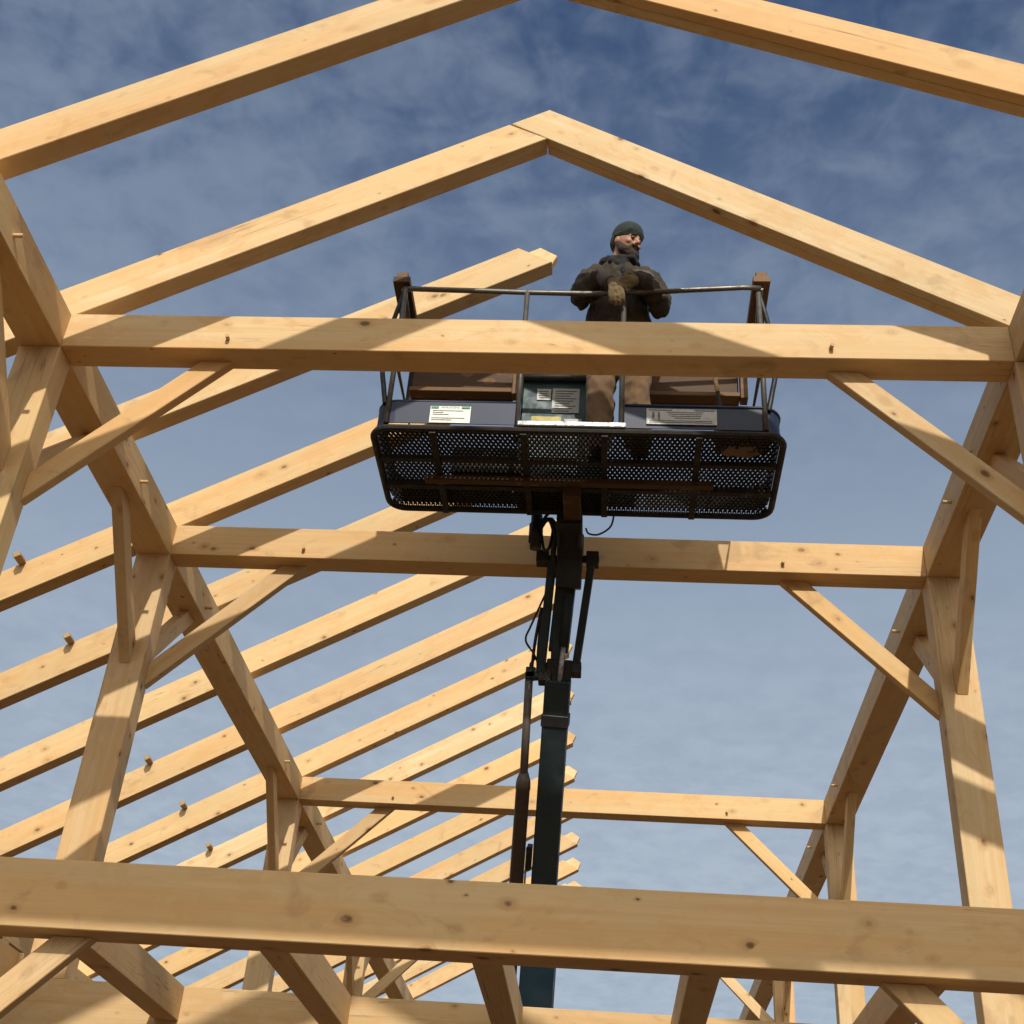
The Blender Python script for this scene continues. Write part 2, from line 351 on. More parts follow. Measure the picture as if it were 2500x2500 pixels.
XI, ZI = .043, 1.7265+.5666*.043                       # inside corner under the ridge
def zl(x, z0): return z0+ML*x
def rafter_left(y):
    # shoulder runs along the underside line of the right rafter, set back a little
    xs = (ZBR-ZTL)/(ML+MR); gap = .012
    x2, z2 = -A-PW, HP
    poly = [(-5.4, zl(-5.4, ZBL)), (x2, zl(x2, ZBL)-.001), (x2+.001, HP+.0), (x2+.06, HP+.001), (x2+.062, zl(x2+.062, ZBL)), (XI-gap, zl(XI-gap, ZBL)), (xs-gap, zl(xs-gap, ZTL)), (-5.4, zl(-5.4, ZTL))]
    if True: poly = [poly[0], poly[5], poly[6], poly[7]]
    t_ = timber_xz("rafter", poly, y, y+RW, (1, ML), FR)
    tong = [(XI-gap*2, zl(XI-gap*2, ZBL)), (.022, 1.775), (.057, 1.857), (-.060, 1.930), (xs-gap, zl(xs-gap, ZTL)-.016)]
    tg = timber_xz("ridge_tenon", tong, y+.062, y+RW-.004, (1, ML), t_, off=.004)
    return t_
def rafter_right(y, m_, zb, zt, ln=5.4):
    xs = (ZBR-ZTL)/(ML+MR) if m_ != MD else (zb-ZTL)/(ML+m_)
    xp = (zt-ZTL)/(ML+m_); xi = (zb-ZBL)/(ML+m_)
    xr = (zt-ZBL)/(ML+m_)
    t_ = timber_xz("rafter", [(ln, zb-m_*ln), (ln, zt-m_*ln), (xp, zt-m_*xp), (xs, zb-m_*xs)], y+.0005, y+.060, (1, -m_), FR, off=.003)
    timber_xz("rafter_cheek", [(ln, zb-m_*ln), (ln, zt-m_*ln), (xr, zt-m_*xr), (xi, zb-m_*xi)], y+.0602, y+RW, (1, -m_), t_, off=.003)
    return t_
RY = [-4.2, -3.12, -2.04, -.9995, .1193, 1.1703, 2.3025, 3.44, 4.58, 5.73, 6.875, 8.03, 9.2, 10.31, 11.55, 12.75, 13.86, 14.96, 16.05]
BLK = {2.3025: -3.509, 3.44: -3.55, 5.73: -3.60, 6.875: -3.59, 8.03: -3.62}
for i, y in enumerate(RY):
    r_ = rafter_left(y)
    if i < 4: rafter_right(y, MD, ZBD, ZTD)
    elif i == 4: rafter_right(y, MR, ZBR, ZTR)
    if y in BLK:
        xb = BLK[y]; zt = ZTL+ML*xb
        U = V((1, 0, ML)).normalized(); Vv = V((-ML, 0, 1)).normalized()
        c0 = V((xb, 0, zt))
        pl = [c0-U*.024-Vv*.014, c0+U*.024-Vv*.014, c0+U*.024+Vv*.026, c0-U*.024+Vv*.026]
        timber_xz("block", [(p.x, p.z) for p in pl], y-.11, y+.0-.0005, (1, ML), r_, WOOD_MID)
# short struts carrying the shallow front rafters over the right plate
for y in RY[:4]:
    zt = ZBD-MD*2.44
    timber_xz("cripple_post", [(A+.004, HP), (A+.13, HP), (A+.13, ZBD-MD*(A+.13)), (A+.004, ZBD-MD*(A+.004))], y+.002, y+RW-.002, (0, 1), FR)
# floor joists between the two near tie beams
for xr_ in (-1.765, -.852, .065, .974, 1.887):
    timber_yz("floor_joist", rect(D0, 2.136, -2.861, Z0-.001), xr_-.13, xr_, (1, 0), FR)
timber_yz("floor_joist", rect(D0, 2.136, -2.74, -2.56), -2.86, -2.727, (1, 0), FR)
timber_xz("aisle_beam", rect(-5.2, -2.70, -2.68, -2.562), 2.137, 2.30, (1, 0), FR)

# ------------------------------------------------------------------ boom lift
LF = thing("boom_lift", "dark blue boom lift raised behind the timbers with its wide railed basket", "boom lift", (0, 6.2, GZ))
X0, X1, Y0, Y1, ZF = -.86, 1.385, .585, 1.40, -.055
def rrect(x0, x1, y0, y1, r, z, n=6):
    o_ = []
    for cx_, cy_, a0 in ((x1-r, y1-r, 0), (x0+r, y1-r, 90), (x0+r, y0+r, 180), (x1-r, y0+r, 270)):
        for k in range(n+1):
            a = math.radians(a0+90*k/n); o_.append((cx_+r*math.cos(a), cy_+r*math.sin(a), z))
    return o_
bm = bmesh.new(); tube_bm(bm, rrect(X0, X1, Y0, Y1, .10, ZF-.005), .019, 8, True)
for y in (.86, 1.13): bar_bm(bm, (X0+.02, y, ZF-.015), (X1-.02, y, ZF-.015), .035, .03)
for x in (-.52, -.02, .42, .93): bar_bm(bm, (x, Y0, ZF-.02), (x, Y1, ZF-.02), .035, .03)
bmesh.ops.recalc_face_normals(bm, faces=bm.faces)
me = bpy.data.meshes.new("basket"); bm.to_mesh(me); bm.free(); BK = link("basket", me, BROWN_STEEL, LF)
# expanded metal floor
bm = bmesh.new(); xa, xb, ya, yb = X0+.025, X1-.025, Y0+.02, Y1-.02; sl = .0135/.028
for fam in (1, -1):
    x = xa-(yb-ya)*sl
    while x < xb+(yb-ya)*sl:
        # line x(y) = x + fam*sl*(y-ya); clip to rect
        p = []
        ys = [ya, yb]
        for xl in (xa, xb):
            yy = ya+(xl-x)/(fam*sl)
            if ya < yy < yb: ys.append(yy)
        ys.sort(); seg = [(x+fam*sl*(yy-ya), yy) for yy in ys]; seg = [q for q in seg if xa-1e-4 <= q[0] <= xb+1e-4]
        if len(seg) >= 2: bar_bm(bm, (seg[0][0], seg[0][1], ZF+.012), (seg[-1][0], seg[-1][1], ZF+.012), .0075, .015)
        x += .027
me = bpy.data.meshes.new("floor_mesh"); bm.to_mesh(me); bm.free(); link("floor_mesh", me, BROWN_STEEL, BK)
# toe boards
def toe(name, pts, z0, z1, th=.006):
    bm = bmesh.new(); n = len(pts)
    for i in range(n-1):
        a, b_ = V((*pts[i], 0)), V((*pts[i+1], 0)); nn = (b_-a).cross(V((0, 0, 1))).normalized()*th
        q = [bm.verts.new(p) for p in (a+V((0, 0, z0)), b_+V((0, 0, z0)), b_+V((0, 0, z1)), a+V((0, 0, z1)))]
        q2 = [bm.verts.new(v.co-nn) for v in q]; bm.faces.new(q); bm.faces.new(q2[::-1])
        for k in range(4): bm.faces.new((q[k], q2[k], q2[(k+1) % 4], q[(k+1) % 4]))
    bmesh.ops.remove_doubles(bm, verts=bm.verts, dist=.002)
    bmesh.ops.recalc_face_normals(bm, faces=bm.faces)
    me = bpy.data.meshes.new(name); bm.to_mesh(me); bm.free()
    return link(name, me, NAVY, BK)
def arc(cx_, cy_, r, a0, a1, n=7): return [(cx_+r*math.cos(math.radians(a0+(a1-a0)*k/n)), cy_+r*math.sin(math.radians(a0+(a1-a0)*k/n))) for k in range(n+1)]
R_ = .11; gx0, gx1 = -.045, .525; ti = .012
lp_ = [(gx0, Y0+ti)]+arc(X0+R_+ti, Y0+R_+ti, R_, 270, 180)+arc(X0+R_+ti, Y1-R_-ti, R_, 180, 90)+[(gx1+.1, Y1-ti)]
rp_ = [(gx1, Y0+ti)]+arc(X1-R_-ti, Y0+R_+ti, R_, 270, 360)+arc(X1-R_-ti, Y1-R_-ti, R_, 0, 90)+[(gx1+.14, Y1-ti)]
toe("toe_board", lp_, ZF+.035, .13); toe("toe_board", rp_, ZF+.035, .13)
def lip(pts, z, r=.010):
    return [(x, y, z) for x, y in pts]
tube("toe_board_edge", lip(lp_, .132), .009, NAVY, BK, 8); tube("toe_board_edge", lip(rp_, .132), .009, NAVY, BK, 8)
bm = bmesh.new(); bar_bm(bm, (gx0-.01, Y0-.004, ZF+.026), (gx1+.01, Y0-.004, ZF+.026), .05, .032); 
fin(bm, "entry_sill", CHROME, BK, Matrix.Identity(4), .004)
# rails and posts
RT = [(-.80, .61, .985), (-.70, .60, .972), (-.104, .60, .957), (.28, .60, .951), (.76, .60, .977), (1.20, .60, 1.015), (1.30, .61, 1.02)]
tube("top_rail", RT, .0165, STEEL, BK, 10)
tube("top_rail", [(-.80, .61, .985), (-.81, .9, .985), (-.80, 1.33, .985), (-.1, 1.36, .96), (.5, 1.36, .96), (1.26, 1.34, .985), (1.31, .9, 1.0), (1.30, .61, 1.02)], .0165, STEEL, BK, 10)
for x, z in ((-.06, .957), (.508, .957)):
    tube("rail_post", [(x, .598, -.03), (x, .598, z)], .0155, STEEL, BK, 10)
for x, s in ((-.785, -1), (1.285, 1)):
    tube("rail_post", [(x+s*.0, .60, -.02), (x, .60, .97)], .0155, STEEL, BK, 10)
    tube("guard_tube", curve_pts([(x+s*.02, .60, .11), (x+s*.045, .60, .24), (x+s*.068, .60, .40), (x+s*.052, .61, .70), (x+s*.004, .604, .965)], 6), .0145, BLACK, BK, 8)
tube("mid_rail", [(-.80, .61, .50), (-.80, 1.34, .50), (1.28, 1.34, .50), (1.29, .61, .50)], .013, STEEL, BK, 8)
# timber lining on rails
def board(name, x0, x1, y0, y1, z0, z1, label):
    o = box(name, x0, x1, y0, y1, z0, z1, WOOD_SHADE, None, .003); o["label"] = label; o["category"] = "board"; return o
for s, xa_, xb_ in ((-1, -.865, -.765), (1, 1.255, 1.355)):
    side = "left" if s < 0 else "right"
    zt = 1.005 if s < 0 else 1.04
    o = box("side_board", xa_, xb_, .575, 1.34, zt, zt+.045, WOOD_DARK if s < 0 else WOOD_SHADE, None, .003)
    o["label"] = f"dark brown board lying along the {side} side rail of the basket"; o["category"] = "board"; o["group"] = "boards on the side rails"
    o = box("wood_block", xa_+.018, xb_-.018, .585, .65, zt+.047, zt+.09, WOOD_SHADE, None, .004)
    o["label"] = f"small brown wood block on top of the {side} corner of the basket"; o["category"] = "wood block"; o["group"] = "wood blocks on the basket corners"
def tray(x0, x1, label, extra):
    e = thing("lumber_rack", label, "lumber rack", (x0, 1.05, .52), "wooden racks across the basket")
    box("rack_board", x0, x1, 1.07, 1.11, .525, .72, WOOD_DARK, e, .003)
    box("rack_ledge", x0, x1, .99, 1.069, .515, .545, WOOD_SHADE, e, .003)
    box("rack_end", extra[0], extra[1], .985, 1.06, .50, .74, WOOD_SHADE, e, .003)
tray(-.765, -.146, "brown wooden rack across the basket left of the control box", (-.145, -.085))
tray(.66, 1.20, "brown wooden rack across the basket right of the person", (1.202, 1.245))
box("rail_bracket", -.845, -.76, 1.31, 1.36, .62, .97, BROWN_STEEL, BK, .004)
# control box with stickers
CB = box("control_box", -.105, .42, 1.20, 1.42, ZF+.02, .90, TEAL_L, LF, .012)
tube("box_rail", [(-.10, 1.17, .775), (.40, 1.17, .775)], .019, STEEL, CB, 10)
bm = bmesh.new(); box_bm(bm, (.15, 1.185, .85), (.56, .03, .10)); fin(bm, "box_hood", BLACK, CB, Matrix.Identity(4), .006)
box("box_edge", -.135, -.107, 1.17, 1.22, .30, .95, TEAL, CB, .004)
def sticker(x0, x1, z0, z1, y, mat, parent, name="sticker"):
    return box(name, x0, x1, y-.004, y, z0, z1, mat, parent, 0)
sticker(-.01, .075, .615, .70, 1.197, GREY, CB); sticker(.085, .25, .52, .705, 1.197, GREY, CB)
sticker(-.035, .145, .425, .49, 1.197, YELLOW, CB); sticker(.165, .27, .42, .475, 1.197, GREY, CB); sticker(.295, .41, .20, .70, 1.197, GREY, CB)
bm = bmesh.new()
for k in range(9):
    zz = .685-.019*k; box_bm(bm, (.167-.01*(k % 3), 1.1915, zz), (.13-.02*(k % 3), .002, .004))
for k in range(4): box_bm(bm, (.03, 1.1915, .68-.016*k), (.06-.012*(k % 2), .002, .004))
fin(bm, "sticker_print", INK, CB, Matrix.Identity(4), 0)
# instruction signs on the toe boards
yS = Y0+.0065
sg = box("instruction_sign", -.545, -.32, yS-.004, yS, -.017, .096, WHITE, BK, 0)
for a_, b_ in ((-.541, -.498), (-.372, -.324)): sticker(a_, b_, .080, .092, yS-.0045, GREEN, BK, "sign_band")
def textmesh(name, s_, size, loc, mat, parent):
    cu = bpy.data.curves.new(name, 'FONT'); cu.body = s_; cu.size = size; cu.align_x = 'CENTER'; cu.extrude = .0004
    o = bpy.data.objects.new(name+"_tmp", cu); C.objects.link(o); dg = bpy.context.evaluated_depsgraph_get()
    me = bpy.data.meshes.new_from_object(o.evaluated_get(dg)); bpy.data.objects.remove(o)
    return link(name, me, mat, parent, Matrix.Translation(loc) @ Matrix.Rotation(math.radians(90), 4, 'X'))
textmesh("sign_heading", "INSTRUCTIONS", .0145, (-.435, yS-.006, .0815), GREEN, BK)
bm = bmesh.new()
for k, (a_, b_) in enumerate(((-.53, -.36), (-.53, -.47), (-.53, -.44), None, (-.535, -.35), (-.535, -.42)) if True else ()) if False else enumerate([(-.53, -.36), (-.53, -.47), (-.53, -.44), (0, 0), (-.535, -.35), (-.535, -.42)]):
    if b_ == a_: continue
    box_bm(bm, ((a_+b_)/2, yS-.0055, .064-.0125*k), (b_-a_, .001, .0035))
fin(bm, "sign_print", INK, BK, Matrix.Identity(4), 0)
sg2 = box("capacity_sign", .645, 1.025, yS-.004, yS, .003, .107, GREY, BK, 0)
bm = bmesh.new()
box_bm(bm, (.72, yS-.0055, .098), (.13, .001, .006)); box_bm(bm, (.96, yS-.0055, .098), (.11, .001, .006))
for x in (.682, .712):          # two small figures
    box_bm(bm, (x, yS-.0055, .062), (.013, .001, .026)); box_bm(bm, (x, yS-.0055, .082), (.008, .001, .008))
    box_bm(bm, (x-.004, yS-.0055, .040), (.004, .001, .020)); box_bm(bm, (x+.004, yS-.0055, .040), (.004, .001, .020))
for k in range(4): box_bm(bm, (.85+.005*k, yS-.0055, .084-.013*k), (.20-.02*k, .001, .003))
for k in range(2): box_bm(bm, (.83, yS-.0055, .027-.011*k), (.34, .001, .003))
fin(bm, "sign_print", INK, BK, Matrix.Identity(4), 0)
# mounting head, links and boom
MH = None
bm = bmesh.new()
bar_bm(bm, (.22, 1.30, ZF-.10), (.22, 1.62, ZF-.16), .15, .12); bar_bm(bm, (.225, 1.58, -.10), (.215, 1.72, -.40), .15, .12, (0, 1, 0))
for s in (-1, 1): bar_bm(bm, (.22+s*.06, 1.35, ZF-.02), (.22+s*.06, 1.45, ZF-.22), .02, .12, (0, 1, 0))
MH = fin(bm, "mounting_head", BLACK, LF, Matrix.Identity(4), .006)
tube("rotator_motor", [(.018, 1.47, -.045), (.018, 1.50, -.26)], .034, BLACK, MH, 12)
tube("rotator_motor_cap", [(.016, 1.485, -.10), (.016, 1.50, -.215)], .042, BLACK, MH, 12)
bm = bmesh.new(); tube_bm(bm, [(.045, 1.66, -.235), (.395, 1.66, -.225)], .024, 10)
for x in (.055, .355): box_bm(bm, (x, 1.66, -.23), (.075, .09, .075))
LK = fin(bm, "link_crossbar", BROWN_STEEL, LF, Matrix.Identity(4), .004)
bm = bmesh.new(); bar_bm(bm, (.352, 1.65, -.24), (.272, 1.95, -.80), .045, .05, (0, 1, 0)); fin(bm, "link_arm", TEAL, LF, Matrix.Identity(4), .004)
bm = bmesh.new(); bar_bm(bm, (.115, 1.65, -.24), (.062, 1.96, -.88), .05, .055, (0, 1, 0)); fin(bm, "link_arm", TEAL, LF, Matrix.Identity(4), .004)
bm = bmesh.new(); bar_bm(bm, (.205, 1.72, -.30), (.165, 1.93, -.72), .115, .10, (0, 1, 0)); bar_bm(bm, (.155, 1.86, -.62), (.150, 1.99, -.92), .06, .06, (0, 1, 0)); fin(bm, "jib_arm", TEAL, LF, Matrix.Identity(4), .006)
tube("jib_cylinder", [(.225, 1.70, -.45), (.198, 1.84, -.72)], .028, TEAL, LF, 12)
tube("jib_rod", [(.198, 1.84, -.72), (.178, 1.94, -.93)], .015, CHROME, LF, 10)
bm = bmesh.new(); tube_bm(bm, [(.06, 1.96, -.825), (.29, 1.96, -.815)], .026, 10); box_bm(bm, (.275, 1.96, -.815), (.06, .08, .075)); box_bm(bm, (.09, 1.96, -.85), (.075, .08, .12)); fin(bm, "link_crossbar", BROWN_STEEL, LF, Matrix.Identity(4), .004)
# boom axis
BA, BB = V((.171, 1.97, -.88)), V((.086, 3.0, -2.492)); BD = (BB-BA).normalized()
def bpnt(t_): return BA+BD*t_
bm = bmesh.new(); bar_bm(bm, bpnt(.0), bpnt(1.35), .148, .15, (0, 1, 0)); B1 = fin(bm, "boom_section", TEAL, LF, Matrix.Identity(4), .006)
bm = bmesh.new(); bar_bm(bm, bpnt(.20), bpnt(.27), .162, .165, (0, 1, 0)); bar_bm(bm, bpnt(-.12), bpnt(.2), .15, .05, (0, 1, 0)); fin(bm, "boom_head", BLACK, B1, Matrix.Identity(4), .004)
bm = bmesh.new(); bar_bm(bm, bpnt(1.30), bpnt(4.4), .198, .22, (0, 1, 0)); B2 = fin(bm, "boom_section", TEAL_B, LF, Matrix.Identity(4), .006)
bm = bmesh.new(); bar_bm(bm, bpnt(.98)+V((-.10, 0, 0)), bpnt(1.12)+V((-.10, 0, 0)), .03, .08, (0, 1, 0)); bar_bm(bm, bpnt(1.26), bpnt(1.33), .21, .235, (0, 1, 0)); fin(bm, "wear_pad", BLACK, B2, Matrix.Identity(4), .003)
bm = bmesh.new(); bar_bm(bm, (.10, 1.95, -.86), (-.025, 1.95, -.875), .05, .045); box_bm(bm, (.005, 1.95, -.855), (.055, .05, .07)); fin(bm, "cylinder_bracket", TEAL, LF, Matrix.Identity(4), .004)
tube("lift_rod", [(-.002, 1.95, -.86), (-.016, 2.22, -1.42)], .024, CYL, LF, 12)
CYD = V((-.026, .30, -.51)).normalized(); c0 = V((-.014, 2.20, -1.37))
tube("lift_cylinder", [c0, c0+CYD*.05, c0+CYD*.051, c0+CYD*.1, c0+CYD*.10, c0+CYD*3.2], [.026, .042, .042, .045, .0415, .0415], CYL, LF, 14)
# hoses
def hose(pts, r=.0065, mat=RUBBER): tube("hose", curve_pts(pts, 7), r, mat, LF, 7)
hose([(.05, 1.47, -.09), (.10, 1.45, -.03), (.16, 1.45, -.05), (.20, 1.5, -.12)], .010)
hose([(.04, 1.48, -.14), (.085, 1.47, -.07), (.135, 1.5, -.10), (.16, 1.6, -.25)], .012)
hose([(.05, 1.5, -.16), (.07, 1.5, -.26), (.10, 1.5, -.25), (.115, 1.5, -.12), (.09, 1.5, -.06)], .009)
hose([(.10, 1.48, -.06), (.13, 1.5, -.16), (.12, 1.6, -.24), (.15, 1.68, -.34)], .017)
hose([(.08, 1.75, -.42), (.0, 1.82, -.60), (-.03, 1.86, -.68), (.02, 1.92, -.74), (.05, 1.95, -.80)], .0065)
hose([(.06, 1.78, -.50), (.035, 1.85, -.62), (.02, 1.9, -.72), (.01, 1.95, -.84)], .010)
hose([(.06, 1.80, -.54), (.05, 1.87, -.66), (.045, 1.92, -.76), (.05, 1.96, -.86)], .010)
hose([(.03, 1.93, -.76), (.0, 1.95, -.80), (.03, 1.95, -.85), (.08, 1.96, -.84)], .007)
hose([(.48, 1.39, -.06), (.46, 1.42, -.14), (.39, 1.48, -.16), (.33, 1.54, -.12), (.31, 1.58, -.06)], .006, paint("blue_grey_hose", (.05, .07, .09), .5))
tube("hose_clamp", [bpnt(1.0)+V((-.115, -.02, 0)), bpnt(1.5)+V((-.115, -.02, 0))], .006, CHROME, LF, 6)
# chassis on the ground
bm = bmesh.new(); box_bm(bm, (0, 0, 0), (1.9, 2.9, .5)); box_bm(bm, (0, -.2, .5), (1.5, 2.1, .6))
CH = fin(bm, "chassis", NAVY, LF, Matrix.Translation((-.15, 5.2, GZ+.75)), .04)
for sx in (-1, 1):
    for sy in (-1, 1):
        tube("wheel", [(-.15+sx*.85, 5.2+sy*1.05, GZ+.42), (-.15+sx*1.17, 5.2+sy*1.05, GZ+.42)], .42, RUBBER, LF, 28)

# timber bracket strapped under the basket
TB = thing("timber_bracket", "T shaped brown timber bracket hanging under the mesh floor of the basket", "timber bracket", (.24, 1.0, ZF-.08))
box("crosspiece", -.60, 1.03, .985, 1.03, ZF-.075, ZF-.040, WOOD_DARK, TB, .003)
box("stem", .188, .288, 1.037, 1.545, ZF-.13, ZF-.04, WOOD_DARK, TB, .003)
# things inside the basket
H_ = thing("long_handled_tool", "tool with a yellow wooden handle standing in the right end of the basket", "hand tool", (1.09, .86, 0))
tube("handle", [(1.045, .95, .66), (1.062, .90, .47)], .013, HANDLE, H_, 10)
tube("shaft", [(1.062, .90, .47), (1.10, .78, -.03)], .010, BLACK, H_, 10)

def blob(name, prims, voxel, mat, parent, smooth=4, nz=None, label=None):
    bm = bmesh.new()
    for p in prims:
        if p[0] == 'c':      # tapered capsule a,b,ra,rb
            _, a, b_, ra, rb = p; a = V(a); b_ = V(b_); n = max(2, int((b_-a).length/(min(ra, rb)*.45))+1)
            for k in range(n+1):
                f = k/n; r = ra+(rb-ra)*f
                bmesh.ops.create_icosphere(bm, subdivisions=2, radius=r, matrix=Matrix.Translation(a.lerp(b_, f)))
        else:                # ellipsoid centre, radii, rot
            _, c_, rr, rot = p
            mm = Matrix.Translation(c_) @ (rot.to_4x4() if rot else Matrix.Identity(4)) @ Matrix.Diagonal((*rr, 1))
            bmesh.ops.create_icosphere(bm, subdivisions=3, radius=1, matrix=mm)
    me = bpy.data.meshes.new(name+"_src"); bm.to_mesh(me); bm.free()
    o = bpy.data.objects.new(name+"_src", me); C.objects.link(o)
    rm = o.modifiers.new("r", 'REMESH'); rm.mode = 'VOXEL'; rm.voxel_size = voxel; rm.use_smooth_shade = True
    if smooth:
        sm = o.modifiers.new("s", 'SMOOTH'); sm.iterations = smooth; sm.factor = .6
    dg = bpy.context.evaluated_depsgraph_get(); me2 = bpy.data.meshes.new_from_object(o.evaluated_get(dg)); me2.name = name
    bpy.data.objects.remove(o)
    if nz:
        sc_, amp, st = nz
        bm = bmesh.new(); bm.from_mesh(me2); bm.normal_update()
        for v in bm.verts:
            q = V((v.co.x*sc_*st[0], v.co.y*sc_*st[1], v.co.z*sc_*st[2]))
            v.co += v.normal*amp*(1-2*abs(noise.noise(q)) + .5*noise.noise(q*2.3))
        bm.to_mesh(me2); bm.free()
    me2.materials.clear()
    for p in me2.polygons: p.use_smooth = True
    o = link(name, me2, mat, parent)
    if label: o["label"] = label
    return o
o = blob("canvas_bag", [('e', (1.19, .76, .07), (.14, .10, .13), None), ('e', (1.10, .76, .04), (.08, .08, .10), None), ('e', (1.27, .77, .06), (.06, .08, .10), None)], .014, BAG, None, 5, (14, .012, (1, 1, 1)))
o["label"] = "tan canvas bag in the right corner of the basket floor"; o["category"] = "bag"

e = thing("floor_plate", "black tool tray lying on the left back part of the basket floor", "tool tray", (-.45, 1.2, ZF+.02))
bm = bmesh.new(); box_bm(bm, (-.45, 1.285, ZF+.028), (.66, .16, .012)); box_bm(bm, (-.45, 1.205, ZF+.05), (.66, .01, .05)); box_bm(bm, (-.45, 1.365, ZF+.05), (.66, .01, .05)); fin(bm, "tray_body", BLACK, e, Matrix.Identity(4), .002)
e = thing("tool_case", "closed dark tool case on the basket floor left of the person", "tool case", (-.22, 1.07, ZF+.02))
box("case_body", -.46, -.05, 1.0, 1.14, ZF+.022, ZF+.17, BLACK, e, .01)
tube("case_handle", [(-.32, 1.07, ZF+.17), (-.31, 1.07, ZF+.20), (-.20, 1.07, ZF+.20), (-.19, 1.07, ZF+.17)], .008, BLACK, e, 8)
# ------------------------------------------------------------------ person
MAN = thing("person", "bearded person in dark knit cap and brown jacket leaning on the basket rail", "person", (.49, .84, ZF+.02))
HC = V((.515, .755, 1.505)); ang = math.radians(46)
HR = Matrix.Rotation(ang, 3, 'Z') @ Matrix.Rotation(math.radians(17), 3, 'X')
def hd(x, y, z): return HC+HR @ V((x, y, z))          # local: -y is the face direction
BOD = [('e', hd(0, .008, .018), (.074, .094, .105), HR), ('e', hd(0, -.030, -.045), (.055, .058, .072), HR), ('c', hd(0, .02, -.06), (.475, .80, 1.30), .056, .062),
       ('e', hd(0, -.075, .022), (.050, .022, .016), HR), ('c', hd(0, -.088, .012), hd(0, -.114, -.022), .0085, .0135), ('e', hd(0, -.098, -.028), (.020, .013, .009), HR),
       ('e', hd(.040, -.066, -.020), (.022, .022, .020), HR), ('e', hd(-.040, -.066, -.020), (.022, .022, .020), HR),
       ('e', hd(0, -.082, -.056), (.020, .008, .006), HR), ('e', hd(0, -.070, -.095), (.026, .022, .020), HR),
       ('e', hd(.078, .010, -.012), (.008, .018, .030), HR), ('e', hd(-.078, .010, -.012), (.008, .018, .030), HR),
       ('c', (.475, .80, 1.30), (.475, .82, .92), .12, .12), ('c', (.475, .82, .92), (.49, .84, .82), .12, .13),
       ('c', (.32, .80, 1.27), (.65, .80, 1.25), .06, .06),
       ('c', (.31, .80, 1.27), (.25, .69, 1.05), .05, .04), ('c', (.25, .69, 1.05), (.365, .56, 1.035), .038, .026),
       ('c', (.655, .80, 1.25), (.735, .69, .99), .05, .04), ('c', (.735, .69, .99), (.585, .545, 1.02), .038, .028),
       
       ('c', (.41, .84, .80), (.39, .83, .42), .075, .055), ('c', (.39, .83, .42), (.385, .86, .04), .052, .038), ('c', (.57, .84, .80), (.60, .80, .42), .075, .055), ('c', (.60, .80, .42), (.61, .86, .04), .052, .038)]
BODY = blob("body", BOD, .0085, SKIN, MAN, 3)
# eyes and brows
for s in (-1, 1):
    bm = bmesh.new(); bmesh.ops.create_uvsphere(bm, u_segments=16, v_segments=10, radius=.0115, matrix=Matrix.Translation(hd(s*.031, -.083, .004)))
    fin(bm, "eye", EYE, BODY, Matrix.Identity(4), 0, True)
    tube("eyebrow", [hd(s*.012, -.094, .024), hd(s*.030, -.095, .029), hd(s*.050, -.082, .024)], [.0045, .0055, .003], BEARD, BODY, 7)
tube("mouth", [hd(-.018, -.090, -.056), hd(0, -.094, -.055), hd(.018, -.090, -.056)], [.002, .004, .002], paint("lips", (.33, .08, .06), .5), BODY, 7)
blob("beard", [('e', hd(0, -.058, -.098), (.056, .048, .044), HR), ('c', hd(.064, -.010, -.040), hd(.048, -.048, -.085), .016, .032), ('c', hd(-.064, -.010, -.040), hd(-.048, -.048, -.085), .016, .032),
               ('e', hd(0, -.084, -.090), (.030, .020, .020), HR), ('c', hd(-.030, -.086, -.052), hd(-.036, -.078, -.080), .008, .016), ('c', hd(.030, -.086, -.052), hd(.036, -.078, -.080), .008, .016),
               ('c', hd(-.026, -.093, -.044), hd(.026, -.093, -.044), .0065, .0065), ('e', hd(0, -.052, -.130), (.040, .036, .026), HR)], .006, BEARD, MAN, 3, (90, .004, (1, 1, 1)))
blob("knit_cap", [('e', hd(0, .012, .062), (.088, .108, .092), HR), ('c', hd(.080, .02, .02), hd(.05, -.066, .060), .016, .016), ('c', hd(-.080, .02, .02), hd(-.05, -.066, .060), .016, .016),
                  ('c', hd(.05, -.066, .060), hd(-.05, -.066, .060), .0165, .0165), ('e', hd(0, .045, .015), (.080, .070, .085), HR), ('c', hd(.068, .03, .0), hd(.045, .075, .0), .016, .018), ('c', hd(-.068, .03, .0), hd(-.045, .075, .0), .016, .018)], .007, HAT, MAN, 3, (120, .0018, (1, 1, .4)))
JK = [('c', (.475, .81, 1.24), (.475, .83, .98), .135, .130), ('e', (.475, .815, 1.16), (.190, .125, .17), None), ('e', (.475, .83, .94), (.185, .130, .20), None), ('e', (.48, .84, .80), (.195, .138, .13), None),
      ('c', (.475, .80, 1.30), (.475, .80, 1.25), .085, .12), ('c', (.335, .80, 1.265), (.62, .80, 1.25), .074, .074),
      ('c', (.310, .80, 1.245), (.252, .71, 1.06), .076, .060), ('c', (.252, .71, 1.055), (.350, .575, 1.045), .060, .046),
      ('e', (.256, .72, 1.02), (.054, .06, .055), None), ('e', (.285, .65, 1.035), (.05, .05, .058), None),
      ('c', (.650, .80, 1.225), (.716, .71, 1.02), .076, .062), ('c', (.716, .71, 1.00), (.610, .565, 1.035), .062, .048), ('e', (.716, .72, .965), (.054, .06, .065), None), ('e', (.68, .65, 1.00), (.05, .05, .062), None),
      ('c', (.42, .78, 1.36), (.41, .73, 1.29), .022, .022), ('c', (.40, .79, 1.36), (.55, .80, 1.345), .030, .030),
      ('c', (.50, .700, 1.20), (.497, .700, .80), .012, .014)]
